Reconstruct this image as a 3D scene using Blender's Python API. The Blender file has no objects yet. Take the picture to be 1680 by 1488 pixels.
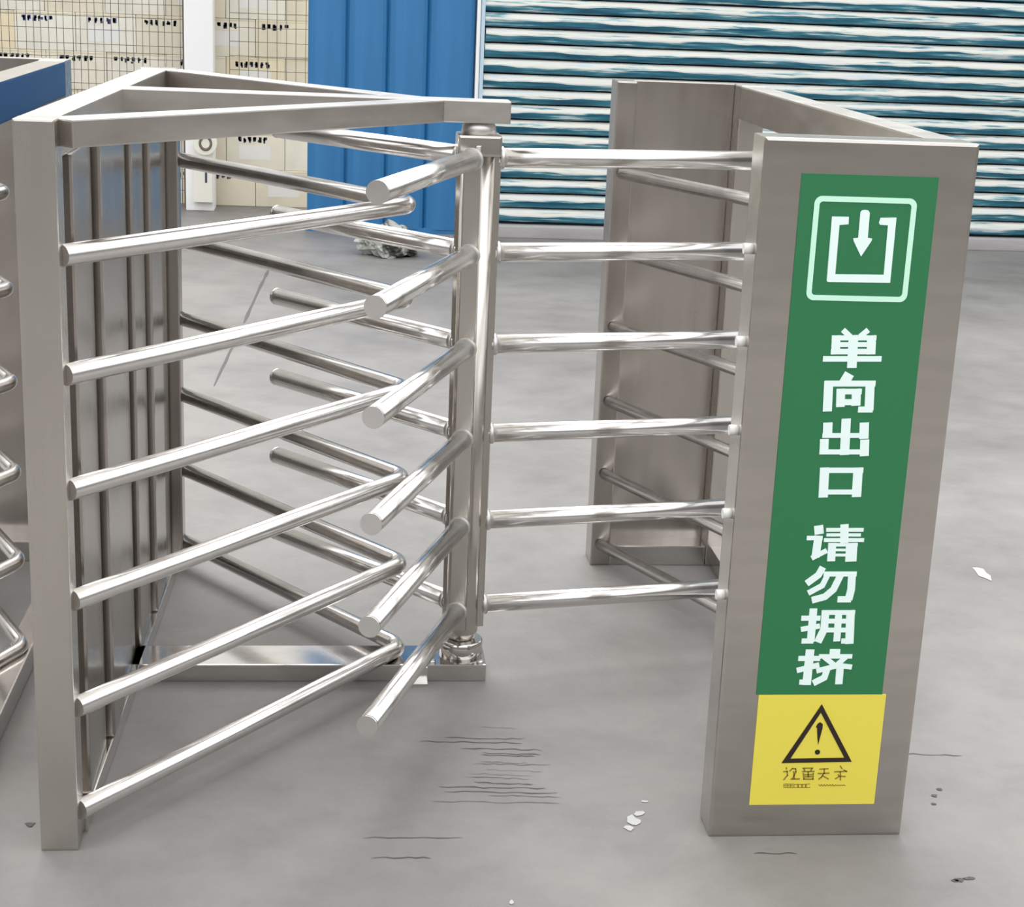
import bpy, bmesh, math, random
from mathutils import Vector, Matrix
random.seed(7)

# ------------------------------------------------------------------ camera, world, light, exposure
scene = bpy.context.scene
COL = scene.collection
cam_data = bpy.data.cameras.new('camera')
cam = bpy.data.objects.new('camera', cam_data)
COL.objects.link(cam)
cam_data.sensor_fit = 'HORIZONTAL'
cam_data.sensor_width = 36.0
cam_data.lens = 58.55993
cam_data.clip_end = 200
cam.matrix_world = Matrix([[0.99449, -0.01292, -0.10403, -0.21104], [-0.09647, 0.27553, -0.95644, -2.60963], [0.04102, 0.96121, 0.27277, 1.12968], [0, 0, 0, 1]])
scene.camera = cam

world = bpy.data.worlds.new('overcast_daylight')
scene.world = world
world.use_nodes = True
bg = world.node_tree.nodes['Background']
bg.inputs['Color'].default_value = (0.97, 0.985, 1.0, 1)
bg.inputs['Strength'].default_value = 2.1

sun_d = bpy.data.lights.new('sun', 'SUN')
sun_d.energy = 2.2
sun_d.angle = math.radians(40)
sun_d.color = (1.0, 0.985, 0.96)
sun = bpy.data.objects.new('sun', sun_d)
COL.objects.link(sun)
sun.rotation_euler = (math.radians(-36), math.radians(-8), 0)
sun.location = (0, 0, 6)

vs = scene.view_settings
vs.view_transform = 'Standard'
vs.look = 'None'
vs.gamma = 1
vs.use_curve_mapping = False
vs.exposure = 0.1

# ------------------------------------------------------------------ materials
def mat(name, color, rough=0.5, metal=0.0, spec=0.5):
    m = bpy.data.materials.new(name)
    m.use_nodes = True
    b = m.node_tree.nodes['Principled BSDF']
    b.inputs['Base Color'].default_value = (*color, 1)
    b.inputs['Roughness'].default_value = rough
    b.inputs['Metallic'].default_value = metal
    b.inputs['Specular IOR Level'].default_value = spec
    return m

def nd(m, kind, **kw):
    n = m.node_tree.nodes.new(kind)
    for k, v in kw.items():
        setattr(n, k, v)
    return n

def lk(m, a, b):
    m.node_tree.links.new(a, b)

def bsdf(m):
    return m.node_tree.nodes['Principled BSDF']

def ramp(m, src, stops, interp='LINEAR'):
    r = nd(m, 'ShaderNodeValToRGB')
    r.color_ramp.interpolation = interp
    els = r.color_ramp.elements
    while len(els) < len(stops):
        els.new(0.5)
    for e, (p, c) in zip(els, stops):
        e.position = p
        e.color = (*c, 1) if len(c) == 3 else c
    lk(m, src, r.inputs[0])
    return r.outputs[0]

def noise(m, scale, vec_scale=(1, 1, 1), detail=4, rough=0.55, dist=0.0):
    tc = nd(m, 'ShaderNodeTexCoord')
    mp = nd(m, 'ShaderNodeMapping')
    mp.inputs['Scale'].default_value = vec_scale
    lk(m, tc.outputs['Object'], mp.inputs['Vector'])
    n = nd(m, 'ShaderNodeTexNoise')
    n.inputs['Scale'].default_value = scale
    n.inputs['Detail'].default_value = detail
    n.inputs['Roughness'].default_value = rough
    n.inputs['Distortion'].default_value = dist
    lk(m, mp.outputs[0], n.inputs['Vector'])
    return n.outputs['Fac']

def steel(name, col, rough, grain=(1, 1, 1), var=0.08, bump=0.02):
    m = mat(name, col, rough, 1.0)
    f = noise(m, 9, grain, 5)
    c0 = tuple(max(0, c * (1 - var)) for c in col)
    c1 = tuple(min(1, c * (1 + var)) for c in col)
    lk(m, ramp(m, f, [(0.3, c0), (0.7, c1)]), bsdf(m).inputs['Base Color'])
    g = noise(m, 6, grain, 3)
    mr = nd(m, 'ShaderNodeMapRange')
    mr.inputs['To Min'].default_value = rough * 0.75
    mr.inputs['To Max'].default_value = rough * 1.3
    lk(m, g, mr.inputs[0])
    lk(m, mr.outputs[0], bsdf(m).inputs['Roughness'])
    if bump:
        h = noise(m, 3.0, (1.2, 1.2, 1.2), 2)
        b = nd(m, 'ShaderNodeBump')
        b.inputs['Strength'].default_value = bump
        b.inputs['Distance'].default_value = 0.05
        lk(m, h, b.inputs['Height'])
        lk(m, b.outputs[0], bsdf(m).inputs['Normal'])
    return m

STEEL_POST = steel('brushed_steel_upright', (0.55, 0.52, 0.48), 0.26, (3, 3, 0.8), 0.03, 0.04)
STEEL_PANEL = steel('brushed_steel_panel', (0.52, 0.49, 0.45), 0.22, (1, 6, 6), 0.06, 0.06)
STEEL_BAR = steel('polished_steel_tube', (0.74, 0.72, 0.70), 0.21, (6, 6, 6), 0.04, 0.0)
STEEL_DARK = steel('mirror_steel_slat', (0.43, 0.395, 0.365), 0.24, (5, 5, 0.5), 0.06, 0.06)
STEEL_BEAM = steel('bright_steel_beam', (0.54, 0.51, 0.475), 0.31, (2, 2, 6), 0.06, 0.05)
STEEL_BASE = steel('mirror_steel_base', (0.60, 0.575, 0.55), 0.13, (2, 6, 6), 0.06, 0.02)
WELD = mat('weld_bead', (0.62, 0.60, 0.58), 0.45, 1.0)
BLUE_FILM = mat('blue_painted_rail', (0.006, 0.060, 0.165), 0.5, 0.0, 0.25)
GREEN = mat('green_sign_vinyl', (0.027, 0.172, 0.068), 0.5, 0.0, 0.3)
YELLOW = mat('yellow_sign_vinyl', (0.76, 0.645, 0.085), 0.5, 0.0, 0.3)
WHITE_V = mat('white_sign_vinyl', (0.80, 0.93, 0.90), 0.45)
MINT_V = mat('mint_sign_vinyl', (0.58, 0.90, 0.72), 0.45)
BLACK_V = mat('black_sign_vinyl', (0.018, 0.008, 0.004), 0.5)
OLIVE_V = mat('olive_sign_print', (0.26, 0.19, 0.03), 0.5)
WHITE_PAINT = mat('white_paint', (0.86, 0.86, 0.85), 0.5)
STUD = mat('white_plastic_stud', (0.72, 0.71, 0.68), 0.4)
WIRE = mat('galvanised_wire', (0.16, 0.14, 0.12), 0.5, 0.3)
DARK_INK = mat('carton_dark_ink', (0.035, 0.05, 0.075), 0.7)
BLUE_INK = mat('carton_blue_ink', (0.05, 0.07, 0.20), 0.7)
LABEL_WHITE = mat('carton_white_label', (0.80, 0.79, 0.76), 0.6)
TAPE = mat('carton_tape', (0.70, 0.62, 0.44), 0.4)
SACK_DARK = mat('dark_rubber', (0.03, 0.028, 0.022), 0.6)
SCUFF = mat('dark_scuff', (0.085, 0.08, 0.076), 0.9)
CRACK = mat('dark_crack', (0.10, 0.095, 0.09), 0.95)
WHITE_FLECK = mat('white_fleck', (0.42, 0.42, 0.40), 0.8)

# concrete floor
CONC = mat('concrete_floor', (0.27, 0.26, 0.25), 0.6, 0.0, 0.35)
f1 = noise(CONC, 1.6, (1, 1, 1), 6, 0.6)
f2 = noise(CONC, 5.0, (1, 1.15, 1), 9, 0.68, 0.2)
mx = nd(CONC, 'ShaderNodeMix', data_type='RGBA', blend_type='MULTIPLY')
mx.inputs['Factor'].default_value = 1
lk(CONC, ramp(CONC, f1, [(0.34, (0.158, 0.149, 0.141)), (0.5, (0.196, 0.186, 0.177)), (0.66, (0.226, 0.215, 0.205))]), mx.inputs['A'])
lk(CONC, ramp(CONC, f2, [(0.25, (0.80, 0.80, 0.80)), (0.5, (1, 1, 1)), (0.75, (1.12, 1.12, 1.11))]), mx.inputs['B'])
lk(CONC, mx.outputs['Result'], bsdf(CONC).inputs['Base Color'])
fr = noise(CONC, 3.0, (1, 1, 1), 4)
mr = nd(CONC, 'ShaderNodeMapRange')
mr.inputs['To Min'].default_value = 0.38
mr.inputs['To Max'].default_value = 0.68
lk(CONC, fr, mr.inputs[0])
lk(CONC, mr.outputs[0], bsdf(CONC).inputs['Roughness'])
fb = noise(CONC, 60, (1, 1, 1), 4)
bp_ = nd(CONC, 'ShaderNodeBump')
bp_.inputs['Strength'].default_value = 0.06
bp_.inputs['Distance'].default_value = 0.01
lk(CONC, fb, bp_.inputs['Height'])
lk(CONC, bp_.outputs[0], bsdf(CONC).inputs['Normal'])

CONC_SILL = mat('concrete_sill', (0.36, 0.35, 0.345), 0.8)
fs = noise(CONC_SILL, 5, (0.5, 1, 3), 5)
lk(CONC_SILL, ramp(CONC_SILL, fs, [(0.3, (0.29, 0.28, 0.275)), (0.7, (0.42, 0.405, 0.40))]), bsdf(CONC_SILL).inputs['Base Color'])

PLASTER = mat('plaster_wall', (0.62, 0.60, 0.55), 0.9)
fp = noise(PLASTER, 2, (1, 1, 1), 5)
lk(PLASTER, ramp(PLASTER, fp, [(0.3, (0.55, 0.53, 0.48)), (0.7, (0.68, 0.66, 0.60))]), bsdf(PLASTER).inputs['Base Color'])

REFLECT_WALL = mat('grey_reflected_wall', (0.16, 0.155, 0.15), 0.9)  # plain grey of the added walls reflected in the steel
# blue sheet
BLUE = mat('blue_coated_sheet', (0.022, 0.165, 0.42), 0.42)
fbz = noise(BLUE, 2.0, (5, 1, 0.5), 4)
lk(BLUE, ramp(BLUE, fbz, [(0.3, (0.017, 0.128, 0.31)), (0.7, (0.029, 0.172, 0.385))]), bsdf(BLUE).inputs['Base Color'])

# shutter slats: pale enamel with teal streaks, teal lower lip
def slat_mat(name, stops):
    m = mat(name, stops[0][1], 0.38)
    tc = nd(m, 'ShaderNodeTexCoord')
    oi = nd(m, 'ShaderNodeObjectInfo')
    add = nd(m, 'ShaderNodeVectorMath', operation='ADD')
    mul = nd(m, 'ShaderNodeVectorMath', operation='SCALE')
    mul.inputs['Scale'].default_value = 37.0
    comb = nd(m, 'ShaderNodeCombineXYZ')
    lk(m, oi.outputs['Random'], comb.inputs[0])
    lk(m, oi.outputs['Random'], comb.inputs[2])
    lk(m, comb.outputs[0], mul.inputs[0])
    mp = nd(m, 'ShaderNodeMapping')
    mp.inputs['Scale'].default_value = (2.2, 10, 40)
    lk(m, tc.outputs['Object'], mp.inputs['Vector'])
    lk(m, mp.outputs[0], add.inputs[0])
    lk(m, mul.outputs[0], add.inputs[1])
    n = nd(m, 'ShaderNodeTexNoise')
    n.inputs['Scale'].default_value = 1.5
    n.inputs['Detail'].default_value = 5
    n.inputs['Roughness'].default_value = 0.6
    lk(m, add.outputs[0], n.inputs['Vector'])
    lk(m, ramp(m, n.outputs['Fac'], stops), bsdf(m).inputs['Base Color'])
    return m
SLAT_PALE = slat_mat('pale_shutter_enamel', [(0.36, (0.06, 0.20, 0.25)), (0.42, (0.42, 0.52, 0.53)), (0.48, (0.64, 0.63, 0.55)), (0.60, (0.60, 0.61, 0.60)), (0.7, (0.46, 0.56, 0.60))])
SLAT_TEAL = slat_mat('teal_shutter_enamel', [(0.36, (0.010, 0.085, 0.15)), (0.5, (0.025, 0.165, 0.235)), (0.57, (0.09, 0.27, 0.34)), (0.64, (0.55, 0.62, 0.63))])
SLAT_DARK = mat('dark_shutter_groove', (0.008, 0.03, 0.05), 0.6)

CARTON = mat('cream_cardboard', (0.72, 0.64, 0.49), 0.75)
oi = nd(CARTON, 'ShaderNodeObjectInfo')
fc = noise(CARTON, 6, (1, 1, 1), 4)
c1 = ramp(CARTON, oi.outputs['Random'], [(0.0, (0.80, 0.69, 0.46)), (0.35, (0.80, 0.74, 0.60)), (0.65, (0.76, 0.70, 0.58)), (1.0, (0.84, 0.82, 0.74))])
mx = nd(CARTON, 'ShaderNodeMix', data_type='RGBA', blend_type='MULTIPLY')
mx.inputs['Factor'].default_value = 1
lk(CARTON, c1, mx.inputs['A'])
lk(CARTON, ramp(CARTON, fc, [(0.3, (0.88, 0.87, 0.84)), (0.7, (1.03, 1.02, 1.0))]), mx.inputs['B'])
lk(CARTON, mx.outputs['Result'], bsdf(CARTON).inputs['Base Color'])

SACK = mat('crumpled_grey_plastic', (0.45, 0.46, 0.43), 0.5)
fk = noise(SACK, 5, (1, 1, 1), 5, 0.6, 1.0)
lk(SACK, ramp(SACK, fk, [(0.40, (0.035, 0.033, 0.027)), (0.47, (0.10, 0.097, 0.08)), (0.50, (0.36, 0.37, 0.34)), (0.7, (0.50, 0.51, 0.48))]), bsdf(SACK).inputs['Base Color'])

# ------------------------------------------------------------------ mesh helpers
def empty(name, loc, label=None, cat=None, group=None):
    o = bpy.data.objects.new(name, None)
    o.empty_display_size = 0.1
    COL.objects.link(o)
    o.location = loc
    if label: o['label'] = label
    if cat: o['category'] = cat
    if group: o['group'] = group
    return o

def tag(o, label=None, cat=None, group=None, kind=None):
    if label: o['label'] = label
    if cat: o['category'] = cat
    if group: o['group'] = group
    if kind: o['kind'] = kind
    return o

def origin_of(o):
    v = Vector((0, 0, 0))
    while o is not None:
        v += o.location
        o = o.parent
    return v

def link(name, bm, mats, parent=None, loc=None, smooth=False, plabel=None):
    """bm is in world coordinates; the object gets its origin at loc (default: centre of bounds)."""
    bm.normal_update()
    if loc is None:
        xs = [v.co for v in bm.verts]
        loc = Vector([(min(c[i] for c in xs) + max(c[i] for c in xs)) / 2 for i in range(3)])
    loc = Vector(loc)
    bmesh.ops.translate(bm, verts=bm.verts, vec=-loc)
    me = bpy.data.meshes.new(name)
    bm.to_mesh(me)
    bm.free()
    for m in (mats if isinstance(mats, (list, tuple)) else [mats]):
        me.materials.append(m)
    if smooth:
        for p in me.polygons:
            p.use_smooth = True
    o = bpy.data.objects.new(name, me)
    COL.objects.link(o)
    if parent is not None:
        o.parent = parent
        o.location = loc - origin_of(parent)
    else:
        o.location = loc
    if plabel: o['label'] = plabel
    return o

def add_box(bm, x0, x1, y0, y1, z0, z1, bevel=0.0, seg=2, mi=0):
    vs_ = [bm.verts.new(c) for c in ((x0, y0, z0), (x1, y0, z0), (x1, y1, z0), (x0, y1, z0), (x0, y0, z1), (x1, y0, z1), (x1, y1, z1), (x0, y1, z1))]
    fs_ = [bm.faces.new([vs_[i] for i in q]) for q in ((0, 3, 2, 1), (4, 5, 6, 7), (0, 1, 5, 4), (1, 2, 6, 5), (2, 3, 7, 6), (3, 0, 4, 7))]
    for f in fs_: f.material_index = mi
    if bevel:
        es = list({e for f in fs_ for e in f.edges})
        bmesh.ops.bevel(bm, geom=es, offset=bevel, segments=seg, affect='EDGES', profile=0.7)

def box(name, x0, x1, y0, y1, z0, z1, m, parent=None, bevel=0.0, plabel=None, seg=2):
    bm = bmesh.new()
    add_box(bm, x0, x1, y0, y1, z0, z1, bevel, seg)
    return link(name, bm, m, parent, plabel=plabel)

def add_beam(bm, a, b, w, z0, z1, bevel=0.002):
    """horizontal rectangular tube between two plan points"""
    a = Vector((a[0], a[1], 0)); b = Vector((b[0], b[1], 0))
    d = (b - a).normalized(); n = Vector((-d.y, d.x, 0)) * (w / 2)
    pts = [a - n, b - n, b + n, a + n]
    lo = [bm.verts.new((p.x, p.y, z0)) for p in pts]
    hi = [bm.verts.new((p.x, p.y, z1)) for p in pts]
    fs_ = [bm.faces.new(lo[::-1]), bm.faces.new(hi)]
    for i in range(4):
        j = (i + 1) % 4
        fs_.append(bm.faces.new((lo[i], lo[j], hi[j], hi[i])))
    if bevel:
        bmesh.ops.bevel(bm, geom=list({e for f in fs_ for e in f.edges}), offset=bevel, segments=2, affect='EDGES', profile=0.7)

def fillet(pts, r, n=8):
    out = [Vector(pts[0])]
    for i in range(1, len(pts) - 1):
        p0, p1, p2 = Vector(pts[i - 1]), Vector(pts[i]), Vector(pts[i + 1])
        a = (p0 - p1).normalized(); b = (p2 - p1).normalized()
        ang = a.angle(b)
        t = r / math.tan(ang / 2)
        s, e = p1 + a * t, p1 + b * t
        c = p1 + (a + b).normalized() * (r / math.sin(ang / 2))
        for k in range(n + 1):
            q = k / n
            v = (s - c).lerp(e - c, q)
            out.append(c + v.normalized() * r)
    out.append(Vector(pts[-1]))
    return out

def add_tube(bm, pts, r, seg=20, caps=True):
    pts = [Vector(p) for p in pts]
    rings = []
    up = Vector((0, 0, 1))
    for i, p in enumerate(pts):
        d = (pts[min(i + 1, len(pts) - 1)] - pts[max(i - 1, 0)]).normalized()
        u = up if abs(d.dot(up)) < 0.95 else Vector((0, 1, 0))
        s = d.cross(u).normalized()
        t = s.cross(d).normalized()
        rings.append([bm.verts.new(p + (s * math.cos(2 * math.pi * k / seg) + t * math.sin(2 * math.pi * k / seg)) * r) for k in range(seg)])
    for a, b in zip(rings, rings[1:]):
        for k in range(seg):
            f = bm.faces.new((a[k], a[(k + 1) % seg], b[(k + 1) % seg], b[k]))
            f.smooth = True
    if caps:
        bm.faces.new(rings[0][::-1]); bm.faces.new(rings[-1])
    bmesh.ops.recalc_face_normals(bm, faces=bm.faces)

def add_lathe(bm, prof, cx, cy, seg=32):
    rings = [[bm.verts.new((cx + r * math.cos(2 * math.pi * k / seg), cy + r * math.sin(2 * math.pi * k / seg), z)) for k in range(seg)] for r, z in prof]
    for a, b in zip(rings, rings[1:]):
        for k in range(seg):
            f = bm.faces.new((a[k], a[(k + 1) % seg], b[(k + 1) % seg], b[k]))
            f.smooth = True
    bm.faces.new(rings[0][::-1]); bm.faces.new(rings[-1])
    bmesh.ops.recalc_face_normals(bm, faces=bm.faces)

def copy_tree(o, parent=None, skip=()):
    c = o.copy()
    COL.objects.link(c)
    c.parent = parent
    for ch in list(o.children):
        if ch.name.split('.')[0] in skip: continue
        copy_tree(ch, c, skip)
    return c

# ------------------------------------------------------------------ the setting
bm = bmesh.new()
add_box(bm, -14, 14, -16, 9, -0.2, 0)
floor = tag(link('floor', bm, CONC, loc=(0, 0, 0)), kind='structure')

YW = 5.0      # plane of the shutter and blue sheet
tag(box('wall_back', -0.34, 7.5, YW + 0.16, YW + 0.36, 0, 3.0, PLASTER), kind='structure')
tag(box('wall_far', -7.5, -0.34, 6.75, 6.95, 0, 3.0, PLASTER), kind='structure')
# added unseen walls: block the low sky and darken the steel's reflections
tag(box('added_wall_left', -7.7, -7.5, -9, 6.95, 0, 2.8, REFLECT_WALL), kind='structure')
tag(box('added_wall_right', 7.5, 7.7, -9, 6.95, 0, 2.8, REFLECT_WALL), kind='structure')
tag(box('added_wall_front', -7.5, 7.5, -9.2, -9.0, 0, 2.8, REFLECT_WALL), kind='structure')
o = box('trim_1', 0.40, 9, YW - 0.06, YW + 0.16, 0, 0.055, CONC_SILL, None, 0.006)
tag(o, kind='structure')

# worn marks in the concrete
def ground_strip(name, pts, w, m, parent=floor, h=0.0008):
    bm = bmesh.new()
    L, R_ = [], []
    for i, p in enumerate(pts):
        d = (Vector(pts[min(i + 1, len(pts) - 1)]) - Vector(pts[max(i - 1, 0)])).normalized()
        n = Vector((-d[1], d[0]))
        ww = w * (0.35 if i in (0, len(pts) - 1) else random.uniform(0.6, 1.2))
        L.append(bm.verts.new((p[0] + n[0] * ww / 2, p[1] + n[1] * ww / 2, h)))
        R_.append(bm.verts.new((p[0] - n[0] * ww / 2, p[1] - n[1] * ww / 2, h)))
    for i in range(len(pts) - 1):
        bm.faces.new((R_[i], R_[i + 1], L[i + 1], L[i]))
    return link(name, bm, m, parent)

def wander(x0, y0, x1, y1, n, j):
    return [(x0 + (x1 - x0) * k / n + random.uniform(-j, j) * 0.3, y0 + (y1 - y0) * k / n + random.uniform(-j, j)) for k in range(n + 1)]

ground_strip('floor_crack', wander(-0.49, 3.97, -0.527, 2.89, 9, 0.004), 0.012, CRACK)
ground_strip('floor_crack', wander(-0.532, 2.75, -0.56, 2.0, 7, 0.004), 0.008, CRACK)
ys = [-0.225, -0.262, -0.275, -0.30, -0.316, -0.322, -0.345, -0.352, -0.372, -0.384, -0.395, -0.412, -0.425, -0.44, -0.452, -0.47]
for k, y in enumerate(ys):
    x0 = random.uniform(-0.08, 0.02); x1 = random.uniform(0.07, 0.115)
    ground_strip('scuff_mark', wander(x0, y + 0.006, x1, y - 0.002, 12, 0.0022), random.choice((0.0008, 0.0012, 0.0020)), SCUFF)
for (x0, y0, x1, y1, w) in ((-0.17, -0.566, -0.034, -0.569, 0.0018), (-0.16, -0.62, -0.08, -0.622, 0.002), (0.36, -0.62, 0.42, -0.623, 0.002), (0.66, -0.32, 0.76, -0.33, 0.002)):
    ground_strip('scuff_mark', wander(x0, y0, x1, y1, 8, 0.002), w, SCUFF)

def fleck(name, x, y, r, m, n=9, sy=1.0):
    bm = bmesh.new()
    top = [bm.verts.new((x + r * random.uniform(0.45, 1.1) * math.cos(2 * math.pi * k / n), y + sy * r * random.uniform(0.45, 1.1) * math.sin(2 * math.pi * k / n), 0.0010)) for k in range(n)]
    bm.faces.new(top)
    return link(name, bm, m, floor)
for (x, y, r, s) in ((0.209, -0.525, 0.013, 1.2), (0.222, -0.505, 0.012, 0.8), (0.20, -0.548, 0.009, 1), (1.107, 0.50, 0.016, 3.0), (0.017, -0.737, 0.004, 1.5), (0.235, -0.47, 0.008, 0.6)):
    fleck('paint_fleck', x, y, r, WHITE_FLECK, sy=s)
for (x, y, r, s) in ((0.622, -0.697, 0.011, 0.6), (0.636, -0.694, 0.009, 0.7), (0.615, -0.699, 0.006, 0.6), (0.67, -0.46, 0.007, 0.8), (0.685, -0.44, 0.006, 0.8), (0.66, -0.485, 0.007, 0.6), (-0.62, -0.52, 0.008, 1.0)):
    fleck('floor_chip', x, y, r, SCUFF, sy=s)

# ------------------------------------------------------------------ blue sheet wall
sheet = empty('blue_sheet_partition', (0.0, YW, 0), 'blue coated steel sheet with upright folds beside the roller shutter', 'partition')
xb = [-0.365, -0.195, -0.015, 0.165, 0.375]
for a, b in zip(xb, xb[1:]):
    # panel with a shallow raised fold at its right edge
    bm = bmesh.new()
    prof = [(a + 0.0005, 0.022), (a + 0.012, 0.010), (a + 0.035, 0.0), (a + 0.07, -0.004), (b - 0.05, -0.004), (b - 0.022, 0.0), (b - 0.008, 0.008), (b - 0.0005, 0.022)]
    v0 = [bm.verts.new((x, YW + y, 0.02)) for x, y in prof] + [bm.verts.new((b - 0.0005, YW + 0.05, 0.02)), bm.verts.new((a + 0.0005, YW + 0.05, 0.02))]
    v1 = [bm.verts.new((v.co.x, v.co.y, 2.6)) for v in v0]
    n = len(v0)
    for i in range(n):
        j = (i + 1) % n
        bm.faces.new((v0[i], v0[j], v1[j], v1[i]))
    bm.faces.new(v0[::-1]); bm.faces.new(v1)
    bmesh.ops.recalc_face_normals(bm, faces=bm.faces)
    link('sheet_panel', bm, BLUE, sheet)
box('base_channel', -0.37, 0.38, YW + 0.0, YW + 0.06, 0, 0.025, BLUE, sheet)
box('edge_trim', 0.378, 0.394, YW - 0.02, YW + 0.06, 0, 2.6, WHITE_PAINT, sheet, 0.002, plabel='thin pale edge trim')

# ------------------------------------------------------------------ roller shutter
sh = empty('roller_shutter', (2.4, YW, 0.055), 'pale and teal striped roller shutter behind the green sign stand', 'shutter')
pitch = 0.0665
X0, X1 = 0.415, 4.6
NS = 34
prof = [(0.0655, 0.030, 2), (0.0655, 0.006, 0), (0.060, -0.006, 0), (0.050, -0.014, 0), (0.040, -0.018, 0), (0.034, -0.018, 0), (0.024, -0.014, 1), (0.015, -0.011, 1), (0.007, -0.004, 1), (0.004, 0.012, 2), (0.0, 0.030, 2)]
xs = [X0 + (X1 - X0) * i / 110 for i in range(111)]
variants = []
for q in range(5):
    bm = bmesh.new()
    def wob(x):
        return 0.0032 * math.sin(6 * x + q * 1.7) + 0.0026 * math.sin(17 * x + q * 2.9) + 0.0015 * math.sin(41 * x + q)
    cols = [[bm.verts.new((x, YW + y, z + (wob(x) if 4 <= i <= 6 else (0.4 * wob(x + 3) if 7 <= i <= 8 else 0)))) for i, (z, y, mi) in enumerate(prof)] for x in xs]
    for ca, cb in zip(cols, cols[1:]):
        for k in range(len(prof) - 1):
            f = bm.faces.new((ca[k], ca[k + 1], cb[k + 1], cb[k]))
            f.material_index = prof[k + 1][2]
    bm.faces.new(cols[0]); bm.faces.new(cols[-1][::-1])
    bmesh.ops.recalc_face_normals(bm, faces=bm.faces)
    o = link('shutter_slat', bm, [SLAT_PALE, SLAT_TEAL, SLAT_DARK], sh, loc=(X0, YW, 0.0))
    variants.append(o)
for k in range(NS):
    c = variants[k] if k < 5 else variants[random.randrange(5)].copy()
    if k >= 5:
        COL.objects.link(c)
        c.parent = sh
    c.location = Vector((X0 + random.uniform(-0.004, 0.004), YW + random.uniform(-0.002, 0.002), 0.062 + pitch * k)) - sh.location
box('guide_rail', 0.396, 0.412, YW - 0.03, YW + 0.05, 0.055, 2.4, mat('pale_blue_rail', (0.45, 0.58, 0.68), 0.5), sh, plabel='pale blue guide rail')
box('guide_rail', 4.6, 4.63, YW - 0.03, YW + 0.05, 0.055, 2.4, bpy.data.materials['pale_blue_rail'], sh)
box('backing_sheet', X0 + 0.01, X1 - 0.01, YW + 0.034, YW + 0.05, 0.055, 2.36, SLAT_DARK, sh)

# ------------------------------------------------------------------ cartons
CW, CH, CD = 0.284, 0.18, 0.4
def print_marks(parent, x0, x1, zc, h, y, m):
    """a row of blocky printed characters"""
    bm = bmesh.new()
    x = x0
    while x < x1 - 0.01:
        w = random.uniform(0.016, 0.026)
        for _ in range(4):
            a = x + random.uniform(0, w * 0.5); b = min(x + w, a + random.uniform(0.006, 0.016))
            z0 = zc - h / 2 + random.uniform(0, h * 0.6); z1 = min(zc + h / 2, z0 + random.uniform(0.007, h))
            add_box(bm, a, b, y - 0.0006, y, z0, z1)
        x += w + 0.006
    o = link('printed_text', bm, m, parent)
    o['kind'] = 'stuff'
    return o
for r in range(8):
    for c in range(7):
        x0 = -0.66 - CW * c - (CW / 2 if r % 2 == 0 else 0) + 0.17
        x1 = x0 + CW
        if x0 + CW > -0.335: x1 = -0.335
        dy = random.uniform(0, 0.012)
        y0 = 5.76 + dy
        z0 = CH * r
        bm = bmesh.new()
        add_box(bm, x0 + 0.001, x1 - 0.001, y0, y0 + CD, z0 + 0.0005, z0 + CH - 0.0005, 0.002, 1)
        ct = link('carton', bm, CARTON, None, loc=((x0 + x1) / 2, y0 + CD / 2, z0))
        feat = []
        zt = z0 + CH - 0.035
        if random.random() < 0.55:
            box('label', x0 + 0.06, x1 - 0.07, y0 - 0.0008, y0, z0 + 0.05, z0 + CH - 0.06, LABEL_WHITE, ct)
            feat.append('a white label')
        if random.random() < 0.92 and x1 - x0 > 0.2:
            xa = x0 + random.uniform(0.03, 0.07)
            ink = random.choice((DARK_INK, DARK_INK, BLUE_INK))
            print_marks(ct, xa, xa + random.uniform(0.14, 0.18), zt, 0.030, y0, ink)
            feat.insert(0, 'blue print' if ink is BLUE_INK else 'dark print')
        box('tape', x0 + 0.006, x1 - 0.006, y0 - 0.0006, y0, z0 + CH - 0.012, z0 + CH - 0.006, TAPE, ct)
        rown = ('bottom', 'second', 'third', 'fourth', 'fifth', 'sixth', 'seventh', 'top')[r]
        tag(ct, 'cream carton with ' + (' and '.join(feat) if feat else 'no print') + ' in the ' + rown + ' row of the stack', 'carton', 'cream cartons stacked behind the wire mesh')

# wire mesh screen in front of the cartons
mesh_root = empty('wire_mesh_screen', (-1.7, 5.66, 0), 'thin wire mesh screen in front of the stacked cartons', 'mesh screen')
def mesh_panel(x0, x1, z0, z1, dx, dz):
    bm = bmesh.new()
    def wire(p, q, r=0.0014):
        p = Vector(p); q = Vector(q); m_ = (p + q) / 2 + Vector((random.uniform(-1, 1) * 0.004, random.uniform(-1, 1) * 0.004, random.uniform(-1, 1) * 0.004))
        add_tube_fast(bm, [p, m_, q], r)
    x = x0
    while x <= x1:
        wire((x, 5.66, z0), (x + random.uniform(-0.004, 0.004), 5.66, z1)); x += dx
    z = z0
    while z <= z1:
        wire((x0, 5.657, z), (x1, 5.657, z + random.uniform(-0.004, 0.004))); z += dz
    o = link('wire_grid', bm, WIRE, mesh_root)
    o['kind'] = 'stuff'
    return o
def add_tube_fast(bm, pts, r, seg=4):
    rings = []
    for i, p in enumerate(pts):
        d = (pts[min(i + 1, len(pts) - 1)] - pts[max(i - 1, 0)]).normalized()
        u = Vector((0, 1, 0))
        s = d.cross(u).normalized()
        rings.append([bm.verts.new(p + (s * math.cos(2 * math.pi * k / seg) + u * math.sin(2 * math.pi * k / seg)) * r) for k in range(seg)])
    for a, b in zip(rings, rings[1:]):
        for k in range(seg):
            bm.faces.new((a[k], a[(k + 1) % seg], b[(k + 1) % seg], b[k]))
mesh_panel(-2.6, -0.97, 0.02, 1.9, 0.036, 0.062)
mesh_panel(-0.75, -0.36, 0.60, 1.9, 0.045, 0.066)
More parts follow.
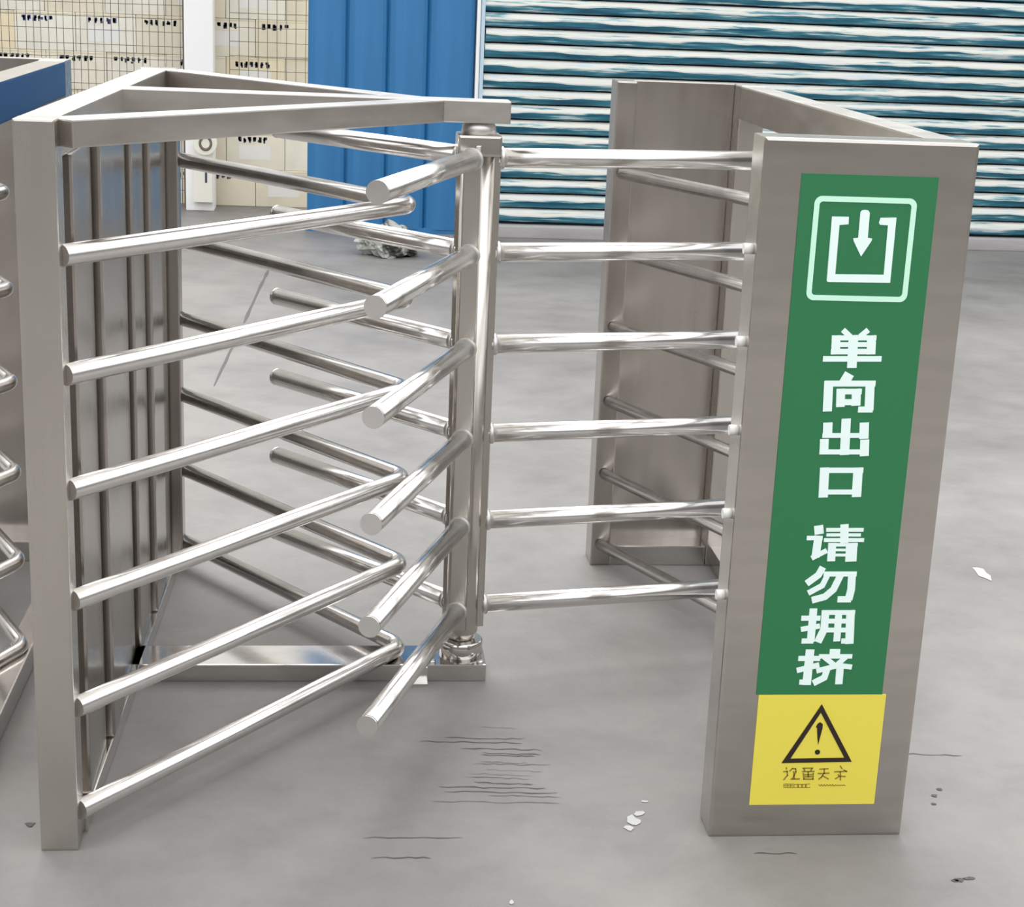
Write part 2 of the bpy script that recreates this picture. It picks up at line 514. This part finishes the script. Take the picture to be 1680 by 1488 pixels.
box('screen_post', -2.64, -2.6, 5.64, 5.68, 0, 1.92, WIRE, mesh_root)
box('screen_rail', -2.64, -0.34, 5.645, 5.675, 1.9, 1.93, WIRE, mesh_root)
box('screen_post', -0.97, -0.958, 5.65, 5.67, 0, 1.9, WIRE, mesh_root)

# white pillar with a round reel and a small box on it
pil = empty('white_pillar', (-0.89, 5.62, 0), 'white painted pillar standing before the stacked cartons', 'pillar')
box('shaft', -0.955, -0.82, 5.56, 5.69, 0, 3.2, WHITE_PAINT, pil, 0.006)
bm = bmesh.new(); add_tube(bm, [(-0.858, 5.56, 0.327), (-0.858, 5.515, 0.327)], 0.055, 28)
reel = link('reel', bm, mat('cream_plastic', (0.80, 0.77, 0.68), 0.5), pil)
bm = bmesh.new()
R0, r0 = 0.026, 0.006
N1, N2 = 28, 8
rg = [[bm.verts.new((-0.856 + (R0 + r0 * math.cos(2 * math.pi * j / N2)) * math.cos(2 * math.pi * i / N1), 5.514 + r0 * math.sin(2 * math.pi * j / N2), 0.327 + 1.15 * (R0 + r0 * math.cos(2 * math.pi * j / N2)) * math.sin(2 * math.pi * i / N1))) for j in range(N2)] for i in range(N1)]
for i in range(N1):
    for j in range(N2):
        bm.faces.new((rg[i][j], rg[(i + 1) % N1][j], rg[(i + 1) % N1][(j + 1) % N2], rg[i][(j + 1) % N2]))
bmesh.ops.recalc_face_normals(bm, faces=bm.faces)
link('reel_ring', bm, mat('brown_rubber', (0.16, 0.12, 0.10), 0.5), reel, smooth=True)
sb = box('switch_box', -0.915, -0.825, 5.52, 5.56, 0.045, 0.22, bpy.data.materials['cream_plastic'], pil, 0.004)
box('switch_slot', -0.86, -0.85, 5.518, 5.52, 0.14, 0.19, DARK_INK, sb)

# crumpled sack on the floor
bm = bmesh.new()
bmesh.ops.create_icosphere(bm, subdivisions=4, radius=1.0)
for v in bm.verts:
    n = v.co.normalized()
    k = 1 + 0.18 * math.sin(5 * n.x + 2 * n.z) * math.cos(4 * n.y - 1) + 0.10 * math.sin(11 * n.x - 7 * n.y + 3 * n.z) + 0.05 * math.sin(23 * n.z + 17 * n.x)
    v.co = Vector((n.x * 0.125 * k, n.y * 0.10 * k, max(n.z * 0.075 * k, -0.055)))
bmesh.ops.translate(bm, verts=bm.verts, vec=Vector((0.0, 4.36, 0.055)))
sk = link('crumpled_sack', bm, SACK, None, loc=(0.0, 4.36, 0.0), smooth=False)
tag(sk, 'crumpled grey and dark sack lying before the blue sheet', 'sack')

# ------------------------------------------------------------------ the turnstile
T = empty('rotary_turnstile', (-0.27, 0, 0), 'stainless steel turnstile with bent guard bars and three ranks of rotor arms', 'turnstile')
H = 0.952
box('front_post', -0.594, -0.545, -0.591, -0.541, 0, H, STEEL_POST, T, 0.003)
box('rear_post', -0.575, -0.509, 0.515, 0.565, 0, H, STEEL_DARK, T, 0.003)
box('middle_post', -0.594, -0.553, -0.02, 0.02, 0.03, H - 0.034, STEEL_POST, T, 0.002)
bm = bmesh.new()
add_beam(bm, (-0.572, -0.541), (-0.548, 0.516), 0.046, H - 0.05, H - 0.001)
link('side_top_rail', bm, STEEL_BEAM, T)
bm = bmesh.new()
add_beam(bm, (-0.565, -0.541), (-0.540, 0.516), 0.05, 0, 0.03)
link('side_base_rail', bm, STEEL_BASE, T)
# upright slats of the side
n = 8
y = -0.49
k = 0
while y < 0.50:
    w = (0.155, 0.120, 0.170, 0.145)[k % 4]
    xf = -0.543 + 0.018 * (y + 0.54)
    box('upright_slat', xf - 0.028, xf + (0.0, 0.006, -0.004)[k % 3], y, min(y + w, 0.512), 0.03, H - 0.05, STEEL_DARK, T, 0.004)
    y += w + 0.024
    k += 1
# top beams
bm = bmesh.new(); add_beam(bm, (-0.55, 0.0), (0.046, -0.004), 0.052, H - 0.034, H)
link('centre_beam', bm, STEEL_BEAM, T)
bm = bmesh.new(); add_beam(bm, (-0.545, -0.562), (-0.075, -0.020), 0.048, H - 0.034, H - 0.0008)
link('front_beam', bm, STEEL_BEAM, T)
bm = bmesh.new(); add_beam(bm, (-0.53, 0.535), (-0.10, 0.020), 0.048, H - 0.034, H - 0.0012)
link('rear_beam', bm, STEEL_BEAM, T)
# bent guard bars
ZV = [0.7876 - 0.1485 * i for i in range(6)]
for z in ZV:
    bm = bmesh.new()
    add_tube(bm, fillet([(-0.547, -0.563, z), (-0.100, 0.0, z), (-0.512, 0.54, z)], 0.032), 0.0138, 20)
    link('guard_bar', bm, STEEL_BAR, T)
# base beam and bearing
box('base_beam', -0.545, 0.040, -0.042, 0.042, 0, 0.030, STEEL_BASE, T, 0.002)
bm = bmesh.new(); add_lathe(bm, [(0.036, 0.030), (0.036, 0.060), (0.034, 0.062)], 0, 0)
link('bottom_bearing', bm, STEEL_BASE, T)
for (bx_, by_) in ((0.030, -0.036), (-0.05, -0.034), (0.030, 0.034), (-0.05, 0.034)):
    bm = bmesh.new(); add_lathe(bm, [(0.006, 0.029), (0.006, 0.034), (0.004, 0.036)], bx_, by_, 6)
    link('bolt', bm, STEEL_BAR, T)
bm = bmesh.new(); add_box(bm, -0.082, -0.058, -0.062, -0.042, 0, 0.004); add_box(bm, -0.082, -0.058, -0.046, -0.042, 0.004, 0.026)
link('anchor_tab', bm, STEEL_BAR, T)
# rotor column
bm = bmesh.new(); add_lathe(bm, [(0.016, 0.060), (0.022, 0.064), (0.027, 0.078), (0.027, 0.890)], 0, 0)
link('rotor_column', bm, STEEL_POST, T)
TH = 0.18536
ZA = [0.8634 - 0.1486 * i for i in range(6)]
for kk in range(3):
    a = TH + kk * 2 * math.pi / 3
    d = Vector((math.cos(a), math.sin(a), 0)); s = Vector((-d.y, d.x, 0))
    bm = bmesh.new()
    add_beam(bm, (d * 0.02)[:2], (d * 0.034)[:2], 0.028, 0.085, 0.885, 0.002)
    link('mounting_strip', bm, STEEL_POST, T)
    for z in ZA:
        bm = bmesh.new()
        add_tube(bm, [d * 0.030 + Vector((0, 0, z)), d * 0.495 + Vector((0, 0, z))], 0.0153, 22)
        arm = link('rotor_arm', bm, STEEL_BAR, T)
        bm = bmesh.new()
        add_tube(bm, [d * 0.494 + Vector((0, 0, z)), d * 0.498 + Vector((0, 0, z)), ], 0.0156, 22)
        link('end_cap', bm, STEEL_BAR, arm)
        bm = bmesh.new()
        add_tube(bm, [d * 0.032 + Vector((0, 0, z)), d * 0.040 + Vector((0, 0, z))], 0.0178, 18)
        link('weld_collar', bm, WELD, arm)
bm = bmesh.new(); add_box(bm, -0.034, 0.034, -0.034, 0.034, 0.868, 0.900, 0.004)
link('top_collar', bm, STEEL_PANEL, T)
bm = bmesh.new(); add_lathe(bm, [(0.028, 0.898), (0.026, 0.912), (0.022, H - 0.033)], 0, 0)
link('top_bearing', bm, WELD, T)

# ------------------------------------------------------------------ the sign stand
S = empty('sign_stand', (0.44, 0, 0), 'stainless steel stand carrying a green and yellow one-way exit sign', 'barrier stand')
HC = 0.958
YF = -0.573
box('front_panel', 0.307, 0.581, YF, YF + 0.062, 0, HC, STEEL_PANEL, S, 0.004)
box('rear_panel', 0.338, 0.535, 0.588, 0.602, 0.03, HC, STEEL_DARK, S, 0.002)
box('rear_stile', 0.299, 0.338, 0.535, 0.604, 0, HC, STEEL_DARK, S, 0.003)
box('rear_stile', 0.535, 0.583, 0.535, 0.604, 0, HC, STEEL_POST, S, 0.003)
box('rear_foot_rail', 0.338, 0.535, 0.537, 0.602, 0, 0.042, STEEL_BASE, S, 0.003)
side_rail = box('side_top_rail', 0.535, 0.583, YF + 0.062, 0.536, HC - 0.062, HC - 0.001, STEEL_BEAM, S, 0.003)
box('side_base_rail', 0.545, 0.583, YF + 0.062, 0.536, 0, 0.04, STEEL_BASE, S, 0.003)
for z in ZV:
    bm = bmesh.new()
    add_tube(bm, fillet([(0.318, 0.533, z), (0.572, 0.0, z), (0.325, YF + 0.058, z)], 0.05), 0.0115, 18)
    link('guard_bar', bm, STEEL_BAR, S)

for sx, sy, sz in [(0.311, -0.551, 0.8162), (0.308, -0.551, 0.6963), (0.309, -0.551, 0.5786), (0.31, -0.551, 0.464), (0.309, -0.551, 0.3496)]:
    bm = bmesh.new()
    add_tube(bm, [(0.296, -0.551, sz), (0.308, -0.551, sz)], 0.007, 12)
    link('stop_stud', bm, STUD, S)

# the neighbouring stand: same build, its sign face lies outside the picture
S2 = copy_tree(S)
S2.location = (0.44 - 1.292, 0, 0)
tag(S2, 'second steel stand with a blue top rail beside the turnstile posts', 'barrier stand')
for ch in S2.children:
    if ch.name.startswith('side_top_rail'):
        ch.data = ch.data.copy()
        ch.data.materials.clear()
        ch.data.materials.append(STEEL_PANEL); ch.data.materials.append(BLUE_FILM)
        for p in ch.data.polygons:
            if abs(p.normal.z) < 0.5: p.material_index = 1
        ch['label'] = 'blue top rail'

# ------------------------------------------------------------------ sign lettering, in metres on the plate (x, z)
def plate_poly(bm, pts, y0, y1):
    f0 = [bm.verts.new((x, y0, z)) for x, z in pts]
    f1 = [bm.verts.new((x, y1, z)) for x, z in pts]
    n = len(pts)
    bm.faces.new(f0)
    for i in range(n):
        j = (i + 1) % n
        bm.faces.new((f0[i], f1[i], f1[j], f0[j]))

def plate_ring(bm, outer, inner, y0, y1):
    n = len(outer)
    o0 = [bm.verts.new((x, y0, z)) for x, z in outer]; o1 = [bm.verts.new((x, y1, z)) for x, z in outer]
    i0 = [bm.verts.new((x, y0, z)) for x, z in inner]; i1 = [bm.verts.new((x, y1, z)) for x, z in inner]
    for k in range(n):
        j = (k + 1) % n
        bm.faces.new((o0[k], o0[j], i0[j], i0[k]))
        bm.faces.new((o0[k], o1[k], o1[j], o0[j]))
        bm.faces.new((i0[k], i0[j], i1[j], i1[k]))

YS = YF - 0.0012
YT = YS - 0.0007
def sheet_quad(name, q, m, plabel, y0=YS):
    bm = bmesh.new()
    plate_poly(bm, q, y0, YF)
    bmesh.ops.recalc_face_normals(bm, faces=bm.faces)
    return link(name, bm, m, S, plabel=plabel)
green = sheet_quad('sign_sheet', [(0.35679, 0.91525), (0.5323, 0.91525), (0.5323, 0.21397), (0.35679, 0.21397)], GREEN, 'green sign sheet')
yellow = sheet_quad('warning_sheet', [(0.36056, 0.21397), (0.5379, 0.21397), (0.5379, 0.04884), (0.36056, 0.04884)], YELLOW, 'yellow warning sheet', YS - 0.0001)

def part_poly(name, pts, m, parent):
    bm = bmesh.new()
    plate_poly(bm, pts, YT, YS)
    bmesh.ops.recalc_face_normals(bm, faces=bm.faces)
    bmesh.ops.triangulate(bm, faces=[f for f in bm.faces if len(f.verts) > 4])
    return link(name, bm, m, parent)

def rrect(x0, x1, z0, z1, r, n=6):
    out = []
    for cx, cz, a0 in ((x1 - r, z1 - r, 0), (x0 + r, z1 - r, 90), (x0 + r, z0 + r, 180), (x1 - r, z0 + r, 270)):
        for k in range(n + 1):
            a = math.radians(a0 + 90 * k / n)
            out.append((cx + r * math.cos(a), cz + r * math.sin(a)))
    return out
fx0, fx1, fz0, fz1, fw = (0.37567, 0.50736, 0.75636, 0.88813, 0.0068)
bm = bmesh.new()
plate_ring(bm, rrect(fx0, fx1, fz0, fz1, 0.010), rrect(fx0 + fw, fx1 - fw, fz0 + fw, fz1 - fw, 0.0045), YT, YS)
bmesh.ops.recalc_face_normals(bm, faces=bm.faces)
link('symbol_frame', bm, MINT_V, green)
part_poly('symbol_bracket', [(0.39971, 0.86284), (0.42132, 0.86304), (0.42183, 0.8537), (0.4103, 0.85245), (0.41082, 0.79019), (0.47379, 0.79104), (0.47273, 0.85375), (0.46235, 0.85413), (0.46072, 0.8565), (0.46213, 0.86283), (0.48269, 0.8638), (0.48319, 0.78102), (0.40211, 0.78004), (0.40058, 0.78164)], WHITE_V, green)
part_poly('symbol_arrow', [(0.43565, 0.86917), (0.4372, 0.87148), (0.44122, 0.87239), (0.44541, 0.87171), (0.44776, 0.86884), (0.44823, 0.83738), (0.4541, 0.83659), (0.45346, 0.83348), (0.44195, 0.8136), (0.43084, 0.83221), (0.42948, 0.83621), (0.43586, 0.83705)], WHITE_V, green)

def character(strs):
    """one written character: strokes given as (points, width)"""
    bm = bmesh.new()
    y = YT
    for pts, w in strs:
        n_ = len(pts)
        P = [Vector(q) for q in pts]
        L, R_ = [], []
        for i, q in enumerate(P):
            d0 = (P[i] - P[i - 1]).normalized() if i > 0 else (P[1] - P[0]).normalized()
            d1 = (P[i + 1] - P[i]).normalized() if i < n_ - 1 else d0
            d = (d0 + d1).normalized()
            nn = Vector((-d.y, d.x))
            k = (w / 2) / max(0.5, nn.dot(Vector((-d0.y, d0.x))))
            L.append(q + nn * k); R_.append(q - nn * k)
        for i in range(n_ - 1):
            plate_poly(bm, [tuple(R_[i]), tuple(R_[i + 1]), tuple(L[i + 1]), tuple(L[i])], y, YS)
        y -= 0.00003
    bmesh.ops.recalc_face_normals(bm, faces=bm.faces)
    return link('character', bm, WHITE_V, green)
for strs in [[([(0.42787, 0.71895), (0.43818, 0.7103)], 0.00714), ([(0.461, 0.71965), (0.45107, 0.71056)], 0.00714), ([(0.41431, 0.70827), (0.47274, 0.70947)], 0.00646), ([(0.41462, 0.69955), (0.47279, 0.70073)], 0.00612), ([(0.41463, 0.69047), (0.47286, 0.69162)], 0.00714), ([(0.41965, 0.71162), (0.42134, 0.687)], 0.01122), ([(0.46595, 0.71258), (0.46779, 0.68791)], 0.01139), ([(0.44236, 0.71243), (0.44421, 0.66952)], 0.01241), ([(0.40523, 0.68067), (0.48216, 0.68216)], 0.00714)], [([(0.44211, 0.66188), (0.43557, 0.64911)], 0.01326), ([(0.41054, 0.64823), (0.47775, 0.64942)], 0.00765), ([(0.41573, 0.65187), (0.41751, 0.61133)], 0.0119), ([(0.47043, 0.65286), (0.47271, 0.61362)], 0.0119), ([(0.45812, 0.61461), (0.47764, 0.61492)], 0.00782), ([(0.42763, 0.63793), (0.46059, 0.6385)], 0.00731), ([(0.42812, 0.62391), (0.45974, 0.62444)], 0.00782), ([(0.43255, 0.64176), (0.4342, 0.61772)], 0.01139), ([(0.4531, 0.64212), (0.45465, 0.61963)], 0.0119)], [([(0.44366, 0.60209), (0.44601, 0.55315)], 0.01224), ([(0.41979, 0.59645), (0.42098, 0.57656)], 0.01224), ([(0.46826, 0.5972), (0.46976, 0.57549)], 0.01224), ([(0.41412, 0.57902), (0.47528, 0.57991)], 0.00629), ([(0.41717, 0.57438), (0.4184, 0.55403)], 0.01156), ([(0.47112, 0.57427), (0.47266, 0.55208)], 0.0119), ([(0.41219, 0.55678), (0.47755, 0.55767)], 0.00646)], [([(0.42127, 0.53573), (0.42302, 0.49484)], 0.01241), ([(0.46616, 0.53629), (0.46772, 0.49604)], 0.01258), ([(0.41575, 0.53191), (0.4734, 0.53262)], 0.00714), ([(0.41729, 0.50226), (0.47376, 0.50288)], 0.00663)], [([(0.42056, 0.45605), (0.42257, 0.44403)], 0.01224), ([(0.40623, 0.43851), (0.42751, 0.43868)], 0.00595), ([(0.42198, 0.44183), (0.42035, 0.41156)], 0.01105), ([(0.41522, 0.41024), (0.43502, 0.42141)], 0.0068), ([(0.4314, 0.45013), (0.48207, 0.45056)], 0.0051), ([(0.43242, 0.44311), (0.47904, 0.44349)], 0.00425), ([(0.42956, 0.43586), (0.48406, 0.43629)], 0.0051), ([(0.45542, 0.458), (0.45761, 0.43205)], 0.01105), ([(0.44141, 0.43192), (0.44207, 0.40637)], 0.01071), ([(0.46786, 0.43213), (0.46901, 0.40617)], 0.0153), ([(0.43605, 0.42932), (0.47615, 0.42962)], 0.00442), ([(0.43851, 0.42217), (0.47508, 0.42244)], 0.0034), ([(0.4383, 0.415), (0.4758, 0.41526)], 0.00374)], [([(0.4319, 0.39781), (0.42669, 0.38667), (0.41172, 0.37454)], 0.00935), ([(0.4337, 0.3882), (0.47884, 0.38846)], 0.0068), ([(0.47243, 0.39157), (0.47348, 0.36647), (0.47132, 0.35188)], 0.01054), ([(0.45614, 0.35238), (0.47487, 0.35245)], 0.0085), ([(0.43992, 0.3886), (0.43345, 0.37186), (0.41511, 0.36098)], 0.00765), ([(0.45738, 0.38778), (0.44922, 0.36635), (0.43853, 0.35604), (0.42105, 0.35093)], 0.00935)], [([(0.42448, 0.33915), (0.42495, 0.29108)], 0.01054), ([(0.40903, 0.32522), (0.43531, 0.32529)], 0.00714), ([(0.40996, 0.30903), (0.43563, 0.31418)], 0.00714), ([(0.41237, 0.29239), (0.42862, 0.29241)], 0.00714), ([(0.44129, 0.3364), (0.44198, 0.31004), (0.43475, 0.29071)], 0.01054), ([(0.4367, 0.33347), (0.48216, 0.33362)], 0.00663), ([(0.47569, 0.33689), (0.47867, 0.28849)], 0.01156), ([(0.45967, 0.33458), (0.46089, 0.29208)], 0.00952), ([(0.44093, 0.32116), (0.48159, 0.32127)], 0.00646), ([(0.44124, 0.30833), (0.48196, 0.30842)], 0.00646), ([(0.4672, 0.29246), (0.48264, 0.29248)], 0.00714)], [([(0.42542, 0.28007), (0.42508, 0.22841)], 0.0119), ([(0.41013, 0.26712), (0.44058, 0.26712)], 0.00714), ([(0.40953, 0.24955), (0.44001, 0.25776)], 0.00765), ([(0.41469, 0.23256), (0.43107, 0.23254)], 0.00731), ([(0.45261, 0.27437), (0.46715, 0.27438)], 0.01258), ([(0.43848, 0.27017), (0.48449, 0.27019)], 0.00612), ([(0.47666, 0.27018), (0.46257, 0.25584), (0.43685, 0.24876)], 0.00714), ([(0.44583, 0.26922), (0.46057, 0.25775), (0.4855, 0.25449)], 0.00714), ([(0.45192, 0.25297), (0.44868, 0.23915), (0.43396, 0.2309)], 0.00884), ([(0.46923, 0.25296), (0.46968, 0.22949)], 0.0102)]]:
    character(strs)

to, ti = ([(0.44905, 0.19999), (0.49943, 0.11368), (0.40063, 0.11239)], [(0.44875, 0.18773), (0.48835, 0.11968), (0.41229, 0.11888)])
bm = bmesh.new(); plate_ring(bm, to, ti, YT - 0.0001, YS - 0.0001)
bmesh.ops.recalc_face_normals(bm, faces=bm.faces)
link('warning_triangle', bm, BLACK_V, yellow)
part_poly('exclamation_stroke', [(0.44383, 0.16597), (0.44603, 0.17116), (0.44947, 0.17348), (0.4532, 0.17022), (0.45338, 0.16437), (0.45069, 0.14744), (0.44959, 0.13961), (0.44751, 0.15007), (0.44562, 0.16505)], BLACK_V, yellow)
cx, cz, rr = (0.44965, 0.12847, 0.00368)
part_poly('exclamation_dot', [(cx + rr * math.cos(2 * math.pi * k / 16), cz + rr * math.sin(2 * math.pi * k / 16)) for k in range(16)], BLACK_V, yellow)

def strokes(name, lines, w, m, parent):
    bm = bmesh.new()
    for ln in lines:
        for a, b in zip(ln, ln[1:]):
            a = Vector(a); b = Vector(b)
            d = (b - a)
            if d.length < 1e-6: continue
            d.normalize()
            n = Vector((-d.y, d.x)) * w / 2; e = d * w * 0.4
            plate_poly(bm, [tuple(a - e - n), tuple(b + e - n), tuple(b + e + n), tuple(a - e + n)], YT, YS)
    bmesh.ops.recalc_face_normals(bm, faces=bm.faces)
    return link(name, bm, m, parent)
for ln in [[[(0.408, 0.10511), (0.4084, 0.10339)], [(0.40482, 0.09947), (0.40969, 0.09983), (0.41046, 0.09389), (0.40613, 0.08732)], [(0.41331, 0.10046), (0.41667, 0.10412), (0.421, 0.1037), (0.42203, 0.09907), (0.41805, 0.08854)], [(0.41896, 0.0991), (0.42051, 0.08852)], [(0.41627, 0.0879), (0.42793, 0.08806)]], [[(0.43138, 0.10428), (0.44488, 0.10444)], [(0.43263, 0.10401), (0.4342, 0.1003)], [(0.44429, 0.10418), (0.44281, 0.10024)], [(0.43122, 0.09927), (0.44756, 0.09941)], [(0.43271, 0.09635), (0.43411, 0.08775), (0.44705, 0.08764), (0.4466, 0.09651)], [(0.43474, 0.09436), (0.44456, 0.09454)], [(0.43563, 0.09131), (0.4446, 0.0915)], [(0.43924, 0.09894), (0.43997, 0.09101)]], [[(0.45549, 0.10278), (0.46689, 0.10336)], [(0.46165, 0.10273), (0.46221, 0.09679)], [(0.45365, 0.09619), (0.46877, 0.0966)], [(0.46166, 0.09613), (0.45852, 0.0902), (0.45568, 0.08757)], [(0.46012, 0.09283), (0.46861, 0.08787)]], [[(0.48403, 0.10719), (0.48688, 0.10321)], [(0.47683, 0.09866), (0.49345, 0.09919)], [(0.48955, 0.1012), (0.4932, 0.09919)], [(0.48486, 0.09859), (0.48634, 0.086)], [(0.48222, 0.09398), (0.48495, 0.09131)], [(0.47909, 0.08805), (0.48372, 0.09132)], [(0.48674, 0.09196), (0.49238, 0.09125)]]]:
    strokes('caption_character', ln, 0.0017, OLIVE_V, yellow)
for ln in [[[(0.41039, 0.08067), (0.40673, 0.08043), (0.40717, 0.0754), (0.41084, 0.07563)], [(0.40694, 0.07805), (0.40989, 0.07802)]], [[(0.41482, 0.08063), (0.4114, 0.08039), (0.41185, 0.07535), (0.41527, 0.07559)], [(0.41161, 0.07801), (0.41432, 0.07798)]], [[(0.41999, 0.08059), (0.41583, 0.08036), (0.41628, 0.07532), (0.42044, 0.07554)], [(0.41604, 0.07797), (0.41949, 0.07794)]], [[(0.42104, 0.07991), (0.42621, 0.07987), (0.4266, 0.07549), (0.42145, 0.07527), (0.42104, 0.07991)]], [[(0.42719, 0.07986), (0.43188, 0.07982), (0.43227, 0.07544), (0.42761, 0.07522), (0.42719, 0.07986)]], [[(0.43286, 0.07981), (0.4373, 0.07978), (0.4377, 0.07539), (0.43328, 0.07517), (0.43286, 0.07981)]], [[(0.44341, 0.08039), (0.43825, 0.08016), (0.43871, 0.07512), (0.44387, 0.07534)]], [[(0.45608, 0.07935), (0.45826, 0.07721), (0.46004, 0.07932), (0.46221, 0.07717), (0.46399, 0.07928), (0.46617, 0.07714), (0.46795, 0.07925), (0.47013, 0.0771), (0.47191, 0.07921), (0.47409, 0.07707), (0.47587, 0.07918), (0.47805, 0.07704), (0.47987, 0.07868), (0.48196, 0.0776), (0.48383, 0.07865), (0.48592, 0.07757), (0.4878, 0.07861), (0.48988, 0.07753), (0.49176, 0.07858), (0.49385, 0.0775)]]]:
    strokes('small_caption', ln, 0.0008, OLIVE_V, yellow)
